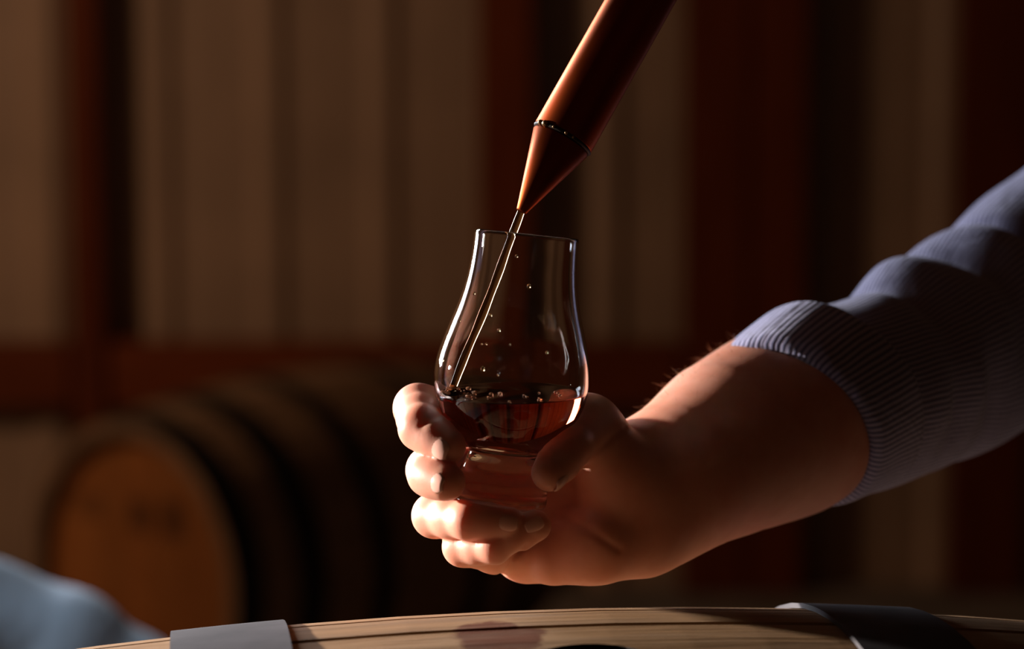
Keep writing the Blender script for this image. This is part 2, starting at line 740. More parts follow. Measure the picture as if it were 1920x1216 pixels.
# wet stain and wear on the front staves, in the barrel's own space
t = M['front_oak_nodes']
vec = t.coords((1, 1, 1), 'Object', front)
sep = t.t.nodes.new('ShaderNodeSeparateXYZ')
t.l(vec, sep.inputs[0])
nz = t.noise(vec, 60, 3)
nz2 = t.noise(t.coords((5, 30, 30), 'Object', front), 3, 5, 0.7)
dx = t.math('MULTIPLY', t.math('SUBTRACT', sep.outputs[0], -0.030), 1 / 0.019)
dy = t.math('MULTIPLY', t.math('SUBTRACT', sep.outputs[1], -0.001), 1 / 0.026)
rad = t.math('SQRT', t.math('ADD', t.math('MULTIPLY', dx, dx), t.math('MULTIPLY', dy, dy)))
mask = t.math('ADD', rad, t.math('MULTIPLY', t.math('SUBTRACT', nz, 0.5), 1.1))
mk = t.ramp(mask, [(0.80, (1, 1, 1)), (0.98, (0, 0, 0))])
stained = t.mix(t.math('MULTIPLY', mk, 0.95), t.last, (0.105, 0.028, 0.008, 1))
grey = t.ramp(nz2, [(0.45, (0, 0, 0)), (0.7, (1, 1, 1))])
final = t.mix(t.math('MULTIPLY', grey, 0.45), stained, (0.22, 0.15, 0.10, 1))
t.color(final)

# rear barrel, its head turned to the left of the camera
hd = P(268, 1075, 4.22)
RY = math.radians(49)                         # axis direction, away from the camera and to the right
ax = Vector((math.cos(RY), math.sin(RY), 0))
hd_t = NT('stencilled_head')
base = wood_mat('orange_head', (0.30, 0.095, 0.024, 1), (0.42, 0.145, 0.038, 1), (0.50, 0.185, 0.052, 1), 0.6, (10, 3, 3))
tc = base.t.nodes.new('ShaderNodeTexCoord')
sp_ = base.t.nodes.new('ShaderNodeSeparateXYZ')
base.l(tc.outputs['Object'], sp_.inputs[0])


def rect_mask(t, y0, y1, z0, z1, e=0.012):
    y, z = sp_.outputs[1], sp_.outputs[2]
    a = t.math('DIVIDE', t.math('SUBTRACT', y, y0), e, True)
    b = t.math('DIVIDE', t.math('SUBTRACT', y1, y), e, True)
    c = t.math('DIVIDE', t.math('SUBTRACT', z, z0), e, True)
    d = t.math('DIVIDE', t.math('SUBTRACT', z1, z), e, True)
    return t.math('MULTIPLY', t.math('MULTIPLY', a, b), t.math('MULTIPLY', c, d))


m1 = rect_mask(base, -0.125, -0.058, 0.07, 0.148)
m2 = rect_mask(base, -0.040, 0.030, 0.07, 0.140)
m3 = rect_mask(base, 0.080, 0.185, 0.075, 0.135)
mm = base.math('MAXIMUM', base.math('MAXIMUM', m1, m2), base.math('MULTIPLY', m3, 0.6))
base.color(base.mix(base.math('MULTIPLY', mm, 0.7), base.last, (0.05, 0.022, 0.012, 1)))
angs2 = [2 * math.pi / 30] * 30
ctr = hd + ax * 0.41
rear, rprof = barrel('oak_barrel', (ctr.x, ctr.y, ctr.z), RY, 0, 0.315, 0.22, 0.88, 0.026, angs2, 0.05,
                     M['rear_oak'], M['black_hoop'], [(0.10, 0.15), (0.255, 0.315), (0.385, 0.44)], base.m, 0.5)
tag(rear, 'blurred dark oak barrel lying behind, its orange-brown head carrying dark stencil marks', 'barrel')


def rack(name, centre, yaw, zc, prof, label):
    root = empty(name, (centre[0], centre[1], 0))
    root.rotation_euler = (0, 0, yaw)
    for s in (-0.26, 0.26):
        r = prof(s) + 0.003
        yy = 0.16
        top = zc - math.sqrt(r * r - yy * yy)
        for y in (-yy, yy):
            ch = link('wedge', box_mesh('wedge', 0.06, 0.07, 0.07, 0.004), M['rack'], root)
            ch.location = (s, y * 1.02, top - 0.036 - 0.012)
            ch.rotation_euler = (math.atan2(y, math.sqrt(r * r - yy * yy)), 0, 0)
        zr = top - 0.085
        bh = min(0.09, max(zr - 0.002, 0.03))
        rl = link('rail', box_mesh('rail', 0.09, 0.62, bh, 0.004), M['rack'], root)
        rl.location = (s, 0, zr - bh / 2 + 0.004)
        if zr - bh > 0.05:
            for y in (-0.26, 0.26):
                hgt = zr - bh + 0.004
                lg = link('leg', box_mesh('leg', 0.08, 0.08, hgt, 0.004), M['rack'], root)
                lg.location = (s, y, hgt / 2)
    tag(root, label, 'rack')


rack('barrel_rack', (0.0233, 0.9481), FB_YAW, CAMZ - 0.5531, fprof, 'timber rack on legs carrying the front barrel under the glass')
rack('barrel_rack', (ctr.x, ctr.y), RY, ctr.z, rprof, 'low timber rails under the blurred barrel behind')

# ------------------------------------------------------------------ tasting glass
GB = P(935, 947, FOCUS)
GAX = Vector((0.103, math.sin(math.radians(5.0)), math.cos(math.radians(5.0)))).normalized()
GROT = Vector((0, 0, 1)).rotation_difference(GAX)
outer = [(0.0, 0.0015), (0.012, 0.0012), (0.0172, 0.0), (0.0194, 0.0009), (0.0201, 0.0026), (0.0201, 0.0065), (0.0200, 0.0100),
         (0.0190, 0.0128), (0.0166, 0.0176), (0.0150, 0.0215), (0.0152, 0.0232), (0.0172, 0.0252), (0.0210, 0.0282),
         (0.0255, 0.0330), (0.0293, 0.0390), (0.0317, 0.0450), (0.0328, 0.0510), (0.0330, 0.0555), (0.0323, 0.0620),
         (0.0306, 0.0690), (0.0284, 0.0765), (0.0261, 0.0840), (0.0241, 0.0920), (0.0229, 0.1000), (0.0223, 0.1080), (0.0222, 0.1148)]
inner = [(0.0210, 0.1150), (0.0211, 0.1080), (0.0216, 0.1000), (0.0227, 0.0920), (0.0246, 0.0840), (0.0269, 0.0765), (0.0291, 0.0690),
         (0.0307, 0.0620), (0.0314, 0.0555), (0.0312, 0.0510), (0.0300, 0.0450), (0.0275, 0.0392), (0.0236, 0.0342),
         (0.0180, 0.0302), (0.0110, 0.0278), (0.0, 0.0270)]
of = catmull(outer, 110)
inf = catmull(inner, 80)
of[:, 0] = np.maximum(of[:, 0], 0)
inf[:, 0] = np.maximum(inf[:, 0], 0)
# whiskey: fills the bowl to a level plane, overlapping a hair into the glass wall
inv = GROT.inverted()
upl = inv @ Vector((0, 0, 1))
lev_pt = inv @ (P(958, 735, FOCUS) - GB)
lev_c = upl.dot(lev_pt)
zi = inf[::-1, 1]
ri = inf[::-1, 0]


def rin(z):
    return float(np.interp(z, zi, ri))


NT_, NB_, NC_ = 128, 36, 22
V, F = [(0, 0, 0.0270)], []
body = []
tops = []
for i in range(NT_):
    a = 2 * math.pi * i / NT_
    lo, hi = 0.028, 0.09
    for _ in range(40):
        z = (lo + hi) / 2
        if upl.x * rin(z) * math.cos(a) + upl.y * rin(z) * math.sin(a) + upl.z * z < lev_c:
            lo = z
        else:
            hi = z
    tops.append(lo)
for k in range(1, NB_ + 1):
    row = []
    for i in range(NT_):
        a = 2 * math.pi * i / NT_
        f = (k / NB_) ** 1.4
        z = 0.0270 + (tops[i] - 0.0270) * f
        r = rin(z)
        row.append(len(V))
        V.append((r * math.cos(a), r * math.sin(a), z))
    body.append(row)
# the glass itself: outside, foot, rim and the dry inside down to the waterline; the wetted inside is the whiskey's own skin
GV, GF, grow = [], [], []
oprof = [tuple(x) for x in of[1:]] + [(0.0221, 0.1153), (0.0218, 0.1156), (0.0214, 0.1156), (0.0211, 0.1153)]
pole = 0
GV.append((0, 0, 0.0015))
cosn = [(math.cos(2 * math.pi * i / NT_), math.sin(2 * math.pi * i / NT_)) for i in range(NT_)]
for r, z in oprof:
    grow.append(list(range(len(GV), len(GV) + NT_)))
    GV += [(r * c, r * q, z) for c, q in cosn]
for k in range(0, 57):
    f = k / 56
    grow.append(list(range(len(GV), len(GV) + NT_)))
    for i, (c, q) in enumerate(cosn):
        z = 0.1150 + (tops[i] - 0.1150) * f
        r = rin(z)
        GV.append((r * c, r * q, z))
for i in range(NT_):
    GF.append((pole, grow[0][(i + 1) % NT_], grow[0][i]))
for A, B in zip(grow[:-1], grow[1:]):
    for i in range(NT_):
        j = (i + 1) % NT_
        GF.append((A[i], A[j], B[j], B[i]))
glass = link('tasting_glass', mesh('tasting_glass', GV, GF), M['glass'])
glass.location = GB
glass.rotation_mode = 'QUATERNION'
glass.rotation_quaternion = GROT
tag(glass, 'clear tulip-shaped tasting glass with short solid foot held in the hand', 'glass')

imp = inv @ (P(850, 730, FOCUS) - GB)
cz = lev_c / upl.z


def wave(x, y):
    d = math.hypot(x - imp.x, y - imp.y)
    a = 0.0016 * math.exp(-(d / 0.011) ** 2) * math.cos(d / 0.0022)
    b = 0.0009 * math.exp(-(d / 0.024) ** 2) * math.cos(d / 0.0031 + 1.0) * math.sin(3 * math.atan2(y - imp.y, x - imp.x) + 0.6)
    return a + b


caps = [body[-1]]
for k in range(1, NC_):
    row = []
    f = 1 - k / NC_
    for i in range(NT_):
        p = Vector(V[body[-1][i]])
        q = p * f + Vector((0, 0, cz)) * (1 - f)
        men = 0.0009 * math.exp(-(1 - f) * 30)
        edge = min(1.0, (1 - f) * 6)
        q.z += wave(q.x, q.y) * edge + men * (1 if k else 0)
        row.append(len(V))
        V.append(tuple(q))
    caps.append(row)
cen = len(V)
V.append((0, 0, cz))
rows = body + caps[1:]
for i in range(NT_):
    j = (i + 1) % NT_
    F.append((0, body[0][j], body[0][i]))
    F.append((rows[-1][i], rows[-1][j], cen))
for A, B in zip(rows[:-1], rows[1:]):
    for i in range(NT_):
        j = (i + 1) % NT_
        F.append((A[i], A[j], B[j], B[i]))
wme = recalc(mesh('whiskey', V, F))
wme.materials.append(M['whiskey'])
wme.materials.append(M['whiskey_wall'])
top_set = set(body[-1]) | set(range(body[-1][0] + NT_, len(V)))
wme.polygons.foreach_set('material_index', [0 if all(v in top_set for v in p.vertices) else 1 for p in wme.polygons])
whiskey = link('whiskey', wme)
whiskey.location = GB
whiskey.rotation_mode = 'QUATERNION'
whiskey.rotation_quaternion = GROT
tag(whiskey, 'dark amber whiskey filling the lower bowl of the tasting glass', 'drink')


def ball(r, n=10):
    return lathe('bubble', [(0, -r)] + [(r * math.sin(math.pi * k / n), -r * math.cos(math.pi * k / n)) for k in range(1, n)] + [(0, r)], 14)


# bubbles and froth where the stream strikes, droplets on the inside wall
bmj = bmesh.new()
for k in range(46):
    ang = rng.uniform(0, 2 * math.pi)
    d = abs(rng.normal(0, 0.006))
    x, y = imp.x + d * math.cos(ang) * 1.1, imp.y + d * math.sin(ang)
    if k > 28:
        x, y = rng.uniform(-0.018, 0.022), -abs(rng.normal(0.012, 0.010))
    if math.hypot(x, y) > 0.0285:
        s_ = 0.0285 / math.hypot(x, y)
        x, y = x * s_, y * s_
    z = (lev_c - upl.x * x - upl.y * y) / upl.z + wave(x, y)
    r = rng.uniform(0.0004, 0.0013)
    mt = Matrix.Translation((x, y, z + r * 0.55)) @ Matrix.Diagonal((1, 1, 0.8, 1))
    bmesh.ops.create_icosphere(bmj, subdivisions=2, radius=r, matrix=mt)
me = bpy.data.meshes.new('bubbles')
bmj.to_mesh(me)
bmj.free()
set_smooth(me)
bb = link('bubbles', me, M['froth'], whiskey)
bb['kind'] = 'stuff'

bmj = bmesh.new()
drops = [(892, 549, 0.9), (921, 588, 1.2), (936, 615, 1.2), (913, 640, 0.8), (905, 640, 0.7), (907, 685, 1.5), (934, 695, 0.7), (990, 535, 1.4), (968, 480, 1.0),
         (878, 533, 0.7), (872, 548, 0.7), (1022, 655, 1.0), (833, 672, 1.6), (866, 600, 0.7), (956, 640, 0.6)]
for px, py, s_ in drops:
    p = inv @ (P(px, py, FOCUS) - GB)
    r = np.interp(p.z, zi, ri) - 0.0002
    if abs(p.x) > r * 0.98:
        continue
    y = -math.sqrt(r * r - p.x * p.x)
    mt = Matrix.Translation((p.x, y, p.z)) @ Matrix.Diagonal((1, 1, 1.5, 1))
    bmesh.ops.create_icosphere(bmj, subdivisions=2, radius=0.0006 * s_, matrix=mt)
me = bpy.data.meshes.new('droplets')
bmj.to_mesh(me)
bmj.free()
set_smooth(me)
dr = link('droplets', me, M['stream'], whiskey)
dr['kind'] = 'stuff'

# ------------------------------------------------------------------ copper whiskey thief
TIP = H(977, 397, 0)
JNT = H(1053, 257, 5)
TAX = (H(1053 + 0.492 * 700, 257 - 0.870 * 700, 5 + 24) - JNT).normalized()
CONE_L = (JNT - TIP).length
thief = empty('copper_thief', TIP)
thief.rotation_mode = 'QUATERNION'
thief.rotation_quaternion = Vector((0, 0, 1)).rotation_difference(TAX)
RT = 0.0136
TL = 0.46
link('cone', lathe('cone', [(0.0014, 0.0), (0.0021, 0.0), (0.0024, 0.0006), (RT - 0.0006, CONE_L - 0.0022), (RT - 0.0010, CONE_L - 0.0010),
                           (RT - 0.0016, CONE_L - 0.001), (0.0014, 0.0006)], 64, True), M['copper'], thief)
link('seam', lathe('seam', [(RT - 0.0022, CONE_L - 0.0014), (RT - 0.0004, CONE_L - 0.0012), (RT + 0.0002, CONE_L - 0.0004),
                           (RT - 0.0004, CONE_L + 0.0004), (RT - 0.0022, CONE_L + 0.0006)], 64, True), M['dark_seam'], thief)['label'] = 'dark soldered seam'
link('tube', lathe('tube', [(RT - 0.0016, CONE_L), (RT - 0.0005, CONE_L), (RT, CONE_L + 0.0008), (RT, CONE_L + TL), (RT - 0.0016, CONE_L + TL)], 64, True),
     M['copper'], thief)
link('top_cap', lathe('top_cap', [(0.005, CONE_L + TL - 0.001), (RT + 0.001, CONE_L + TL - 0.001), (RT + 0.001, CONE_L + TL + 0.004), (0.005, CONE_L + TL + 0.006)], 48, True),
     M['copper'], thief)
bmj = bmesh.new()
for k, a in enumerate((3.7, 3.95, 4.3, 4.75, 5.0)):
    bmesh.ops.create_icosphere(bmj, subdivisions=2, radius=(0.0012, 0.0015, 0.0007, 0.0009, 0.0006)[k],
                               matrix=Matrix.Translation(((RT - 0.0002) * math.cos(a), (RT - 0.0002) * math.sin(a), CONE_L - 0.0004)))
me = bpy.data.meshes.new('solder_drop')
bmj.to_mesh(me)
bmj.free()
set_smooth(me)
link('solder', me, M['solder'], thief)
tag(thief, 'slanted copper whiskey thief tube with conical tip pouring into the glass', 'tube')

# stream of whiskey
st = [(*H(977.5, 394, 0), 0.0016), (*H(968, 420, 0), 0.0017), (*H(955, 455, 0), 0.0018), (*H(932, 520, 0), 0.0019), (*H(900, 600, 0), 0.0019),
      (*H(872, 668, 0), 0.0018), (*H(846, 735, 0), 0.0018)]
sr = loft('whiskey_stream', catmull(st, 60), 24, lambda f, a, s: 0.00012 * math.sin(s * 300) + 0.0001 * math.sin(s * 130 + a), True, True, up=(0, 1, 0))
so = link('whiskey_stream', sr, M['stream'])
tag(so, 'thin clear amber stream running from the copper tip into the glass', 'drink')

# ------------------------------------------------------------------ hand and forearm: signed distance field, one continuous surface


def smin(a, b, k):
    h = np.clip(0.5 + 0.5 * (b - a) / k, 0, 1)
    return b * (1 - h) + a * h - k * h * (1 - h)


def cap_d(X, a, b, ra, rb):
    ab = b - a
    t_ = np.clip(((X - a) @ ab) / (ab @ ab), 0, 1)
    return np.linalg.norm(X - a - t_[..., None] * ab, axis=-1) - (ra + (rb - ra) * t_)


def hp(px, py, mm, r):
    return (np.array(H(px, py, mm)), r / 1000.0)


def knuckled(chain):
    """Insert a slightly thinner middle point in each phalanx."""
    out = [chain[0]]
    for (p, r), (q, s_) in zip(chain[:-1], chain[1:]):
        out.append(((p + q) / 2, (r + s_) / 2 * 0.985))
        out.append((q, s_))
    return out


FING = {
    'index': [hp(1000, 802, 50, 11.5), hp(784, 765, 20, 10.2), hp(790, 802, -9, 9.2), hp(839, 836, -18, 7.9)],
    'middle': [hp(995, 885, 52, 11.5), hp(806, 881, 14, 9.7), hp(806, 889, -13, 8.9), hp(837, 903, -22, 8.0)],
    'ring': [hp(995, 968, 46, 11.0), hp(815, 966, 9, 9.2), hp(880, 974, -12, 8.2), hp(953, 980, -16, 7.2)],
    'pinky': [hp(985, 1040, 36, 11.0), hp(868, 1024, 3, 8.2), hp(930, 1022, -12, 7.4), hp(1003, 985, -15, 6.9)],
    'thumb': [hp(1100, 802, 18, 13.0), hp(1066, 842, -8, 9.6), hp(1031, 886, -21, 7.8)],
}
PALM = [
    (hp(1000, 802, 50, 11.5), hp(1200, 880, 48, 15)),
    (hp(995, 885, 52, 11.5), hp(1200, 915, 46, 16)),
    (hp(995, 968, 46, 11.5), hp(1200, 965, 42, 16)),
    (hp(985, 1040, 36, 11.0), hp(1200, 1000, 38, 16)),
    (hp(1040, 1046, 24, 11.5), hp(1120, 1022, 22, 14.5)),
    (hp(1120, 1022, 22, 14.5), hp(1205, 992, 34, 16.0)),
    (hp(1100, 802, 18, 13.0), hp(1165, 890, 26, 15.5)),
    (hp(1165, 890, 26, 15.5), hp(1215, 930, 38, 18)),
    (hp(1050, 850, 46, 11), hp(1110, 810, 28, 12)),
]
ARM = [
    (hp(1200, 880, 46, 15.5), hp(1240, 865, 52, 18)),
    (hp(1200, 990, 40, 16.5), hp(1240, 972, 46, 19)),
    (hp(1215, 930, 43, 24), hp(1290, 889, 56, 30.5)),
    (hp(1290, 889, 56, 30.5), hp(1370, 837, 76, 37.2)),
    (hp(1370, 837, 76, 37.2), hp(1460, 795, 98, 41.2)),
    (hp(1460, 795, 98, 41.2), hp(1600, 738, 136, 41.5)),
]
CREASES = [  # polylines in the picture plane (pixels), depth reach, strength, width (m)
    ([(985, 1022), (958, 1046), (938, 1082)], 0.0014, 0.0013),
    ([(1160, 1030), (1090, 985), (1035, 965)], 0.0012, 0.0016),
    ([(1170, 800), (1118, 845), (1090, 880)], 0.0010, 0.0016),
    ([(1016, 842), (1030, 830), (1046, 838)], 0.0008, 0.0009),
    ([(790, 800), (804, 786), (822, 782)], 0.0006, 0.0012),
]


def chain_d(X, ch, k=0.0034):
    d = None
    for (p, r), (q, s_) in zip(ch[:-1], ch[1:]):
        e = cap_d(X, p, q, r, s_)
        d = e if d is None else smin(d, e, k)
    return d


FCH = {n_: knuckled(c) for n_, c in FING.items()}


def hand_sdf(X):
    d = None
    for a, b in PALM:
        e = cap_d(X, a[0], b[0], a[1], b[1])
        d = e if d is None else smin(d, e, 0.011)
    for a, b in ARM:
        e = cap_d(X, a[0], b[0], a[1], b[1])
        d = smin(d, e, 0.014)
    res = d
    for n_, ch in FCH.items():
        e = chain_d(X, ch)
        j = smin(d, e, 0.006 if n_ != 'thumb' else 0.008)
        res = np.minimum(res, j)
    # creases: shallow grooves on the side seen from the front
    dep = X[..., 1] * CP - (X[..., 2] - CAMZ) * SP
    u = X[..., 1] * SP + (X[..., 2] - CAMZ) * CP
    px = 960 + FPX * X[..., 0] / dep
    py = 608 - FPX * u / dep
    for pts, amp, wd in CREASES:
        best = None
        for a, b in zip(pts[:-1], pts[1:]):
            ax_, ay = b[0] - a[0], b[1] - a[1]
            t_ = np.clip(((px - a[0]) * ax_ + (py - a[1]) * ay) / (ax_ ** 2 + ay ** 2), 0, 1)
            q = np.hypot(px - a[0] - t_ * ax_, py - a[1] - t_ * ay) * 0.000226
            best = q if best is None else np.minimum(best, q)
        front_w = np.clip((FOCUS + 0.034 - dep) / 0.01, 0, 1)
        res = res + amp * np.exp(-(best / wd) ** 2) * front_w
    return res


def surface_nets(lo, hi, h, fn, B=16):
    n = np.ceil((np.array(hi) - np.array(lo)) / h / B).astype(int)
    N = n * B + 1
    G = np.full(tuple(N), 1.0, np.float32)
    lo = np.array(lo, float)
    cs = np.array([[i, j, k_] for i in range(n[0]) for j in range(n[1]) for k_ in range(n[2])])
    cd = fn(lo + (cs + 0.5) * B * h)
    half = B * h * 0.5 * math.sqrt(3) + 0.004
    loc = np.stack(np.meshgrid(*[np.arange(B + 1)] * 3, indexing='ij'), -1) * h
    for c, d in zip(cs, cd):
        sl = tuple(slice(c[q] * B, c[q] * B + B + 1) for q in range(3))
        if abs(d) > half:
            if d < 0:
                G[sl] = -1.0
            continue
    for c, d in zip(cs, cd):
        if abs(d) <= half:
            sl = tuple(slice(c[q] * B, c[q] * B + B + 1) for q in range(3))
            G[sl] = fn(lo + c * B * h + loc)
    S_ = G < 0
    inside = np.zeros(tuple(N - 1), np.uint8)
    for dx_ in (0, 1):
        for dy_ in (0, 1):
            for dz_ in (0, 1):
                inside += S_[dx_:N[0] - 1 + dx_, dy_:N[1] - 1 + dy_, dz_:N[2] - 1 + dz_]
    act = np.argwhere((inside > 0) & (inside < 8))
    idx = np.full(tuple(N - 1), -1, np.int32)
    idx[act[:, 0], act[:, 1], act[:, 2]] = np.arange(len(act))
    corners = np.array([[i, j, k_] for i in (0, 1) for j in (0, 1) for k_ in (0, 1)])
    val = np.stack([G[act[:, 0] + c[0], act[:, 1] + c[1], act[:, 2] + c[2]] for c in corners], 1)
    acc_ = np.zeros((len(act), 3))
    cnt = np.zeros(len(act))
    for a in range(8):
        for b in range(a + 1, 8):
            if np.abs(corners[a] - corners[b]).sum() != 1:
                continue
            va, vb = val[:, a], val[:, b]
            m_ = (va < 0) != (vb < 0)
            t_ = np.where(m_, va / np.where(m_, va - vb, 1), 0)
            acc_ += m_[:, None] * (corners[a] + t_[:, None] * (corners[b] - corners[a]))
            cnt += m_
    Vv = lo + (act + acc_ / cnt[:, None]) * h
    Fs = []
    for axn in range(3):
        u_, v_ = [(1, 2), (2, 0), (0, 1)][axn]
        sl0 = [slice(None)] * 3
        sl1 = [slice(None)] * 3
        sl0[axn] = slice(0, -1)
        sl1[axn] = slice(1, None)
        ch = S_[tuple(sl0)] != S_[tuple(sl1)]
        e = np.argwhere(ch)
        ok = (e[:, u_] > 0) & (e[:, v_] > 0) & (e[:, u_] < N[u_] - 1) & (e[:, v_] < N[v_] - 1)
        e = e[ok]
        q = []
        for du, dv in ((-1, -1), (0, -1), (0, 0), (-1, 0)):
            c = e.copy()
            c[:, u_] += du
            c[:, v_] += dv
            q.append(idx[c[:, 0], c[:, 1], c[:, 2]])
        q = np.stack(q, 1)
        flip = ~S_[e[:, 0], e[:, 1], e[:, 2]]
        q[flip] = q[flip][:, ::-1]
        Fs.append(q)
    return Vv, np.vstack(Fs)


allp = [x for c in FING.values() for x in c] + [x for s_ in PALM + ARM for x in s_]
PP = np.array([p for p, r in allp])
RR = np.array([r for p, r in allp])
lo = (PP - RR[:, None]).min(0) - 0.003
hi = (PP + RR[:, None]).max(0) + 0.003
Vv, Ff = surface_nets(lo, hi, 0.0009, hand_sdf)

person = empty('person', H(1215, 930, 43))
pinv = person.location.copy()
me = bpy.data.meshes.new('body')
Vl = Vv - np.array(pinv)
me.vertices.add(len(Vl))
me.vertices.foreach_set('co', Vl.astype(np.float32).ravel())
me.loops.add(Ff.size)
me.loops.foreach_set('vertex_index', Ff.astype(np.int32).ravel())
me.polygons.add(len(Ff))
me.polygons.foreach_set('loop_start', np.arange(0, Ff.size, 4, dtype=np.int32))
me.update(calc_edges=True)
me.validate()
bm = bmesh.new()
bm.from_mesh(me)
for _ in range(2):
    bmesh.ops.smooth_vert(bm, verts=bm.verts, factor=0.5, use_axis_x=True, use_axis_y=True, use_axis_z=True)
bmesh.ops.recalc_face_normals(bm, faces=bm.faces)
bm.to_mesh(me)
bm.free()
set_smooth(me)
body_o = link('body', me, M['skin'], person)
tag(person, "person's arm in a rolled striped blue shirt sleeve, hand gripping the tasting glass", 'person')


# fingernails: thin curved plates on the back of each fingertip
def nail(ch, dorsal, L=0.0105, W=0.0092, back=0.0025):
    (p, rp), (q, rq) = ch[-2], ch[-1]
    ax_ = (q - p) / np.linalg.norm(q - p)
    d = np.array(dorsal, float)
    d = d - ax_ * (d @ ax_)
    d /= np.linalg.norm(d)
    s_ = np.cross(ax_, d)
    V, F = [], []
    nu, nv = 11, 9
    for lay in (0, 1):
        for i in range(nu):
            f = i / (nu - 1)
            for j in range(nv):
                g = (j / (nv - 1) - 0.5) * 2
                wl = W * (0.90 + 0.10 * math.sin(f * math.pi)) * (math.sqrt(max(0.0, 1 - ((f - 0.25) / 0.27) ** 2)) * 0.25 + 0.75 if f < 0.25 else 1.0)
                if f > 0.8:
                    wl *= math.sqrt(1 - ((f - 0.8) / 0.27) ** 2)
                r = rq - 0.0001
                ph = g * wl / 2 / r * 0.9
                pos = q + ax_ * (f * L - L + rq * 0.75 + back - 0.0025)
                along = (f * L - L + rq * 0.75)
                drop = 0.0
                if along > 0:
                    drop = r - math.sqrt(max(r * r - along * along * 0.55, 0))
                rr = r - drop - 0.0006 * lay + 0.00032 - 0.0004 * abs(g) ** 3
                V.append(pos + d * rr * math.cos(ph) + s_ * rr * math.sin(ph))
    for i in range(nu - 1):
        for j in range(nv - 1):
            a = i * nv + j
            F.append((a, a + 1, a + nv + 1, a + nv))
            b = nu * nv + a
            F.append((b + 1, b, b + nv, b + nv + 1))
    o0 = nu * nv
    rim = [i for i in range(nv)] + [i * nv + nv - 1 for i in range(1, nu)] + [(nu - 1) * nv + j for j in range(nv - 2, -1, -1)] + [i * nv for i in range(nu - 2, 0, -1)]
    for a, b in zip(rim, rim[1:] + rim[:1]):
        F.append((a, b, o0 + b, o0 + a))
    V = [Vector(v) - pinv for v in V]
    return link('fingernail', recalc(mesh('fingernail', V, F)), M['nail'], person)


nail(FING['index'], (-0.55, -0.80, 0.0), 0.0125, 0.0118)
nail(FING['middle'], (-0.58, -0.80, 0.10), 0.0120, 0.0112)
nail(FING['ring'], (-0.10, -0.95, 0.20), 0.0095, 0.0085)
nail(FING['pinky'], (-0.35, -0.90, 0.10), 0.008, 0.007)
nail(FING['thumb'], (0.75, 0.75, 0.3), 0.0115, 0.0105)


# shirt: rolled cuff and sleeve
def sp(px, py, mm, r):
    return (*H(px, py, mm), r / 1000.0)


def bumpy(seed, amp, folds):
    rg = np.random.default_rng(seed)
    ks = [(rg.integers(1, 6), rg.uniform(20, 90), rg.uniform(0, 6.28), rg.uniform(0.3, 1)) for _ in range(9)]

    def f(fr, a, s):
        v = sum(w_ * math.sin(m_ * a + q * s + ph) for m_, q, ph, w_ in ks) / 3.0
        v *= amp
        for s0, wd, am, a0, aw in folds:
            da = math.atan2(math.sin(a - a0), math.cos(a - a0))
            v += am * math.exp(-((s - s0) / wd) ** 2) * math.exp(-(da / aw) ** 2)
        return v
    return f


cuff_rows = catmull([sp(1468, 798, 90, 44.0), sp(1492, 784, 98, 46.5), sp(1522, 764, 108, 48.5), sp(1556, 742, 120, 50.0)], 22)
nr = len(cuff_rows)


def cuff_r(fr, a, s):
    edge = 0.0022 * math.sin(min(1, fr / 0.12) * math.pi / 2) - 0.0022
    lip = -0.0040 * max(0, (fr - 0.93) / 0.07)
    return edge + lip + 0.0010 * math.sin(3 * a + 1) + 0.0007 * math.sin(5 * a + 40 * s)


def shift(me):
    me.transform(Matrix.Translation(-pinv))
    return me


cuff = link('cuff', shift(loft('cuff', cuff_rows, 120, cuff_r, thick=0.0045, ruv=0.048, shear=lambda f, a: (-0.011 * math.cos(a) + 0.009 * math.sin(a)) * (1 - 0.4 * f))), M['shirt'], person)
slv_rows = catmull([sp(1500, 778, 101, 43.5), sp(1545, 752, 116, 45.0), sp(1600, 735, 132, 46.5), sp(1690, 706, 160, 48.0), sp(1770, 668, 186, 51.5),
                    sp(1850, 625, 212, 53.5), sp(1940, 565, 236, 57.0), sp(2060, 475, 258, 62.0), sp(2200, 365, 276, 66.0), sp(2330, 275, 290, 65)], 90)
folds = [(0.070, 0.007, -0.005, 0.0, 1.2), (0.100, 0.016, 0.006, 0.0, 0.8), (0.128, 0.006, -0.006, 0.1, 1.1), (0.155, 0.014, 0.006, 0.1, 0.8),
         (0.176, 0.006, -0.008, 0.2, 1.0), (0.062, 0.005, -0.004, 1.6, 0.5), (0.078, 0.005, 0.003, 1.5, 0.6), (0.092, 0.005, -0.004, 1.9, 0.7),
         (0.120, 0.006, -0.004, 1.2, 0.5), (0.145, 0.007, -0.004, 1.7, 0.6), (0.205, 0.012, -0.004, 1.0, 0.7)]
sleeve = link('sleeve', shift(loft('sleeve', slv_rows, 120, bumpy(3, 0.0022, folds), cap1=True, thick=0.0, ruv=0.052)), M['shirt'], person)

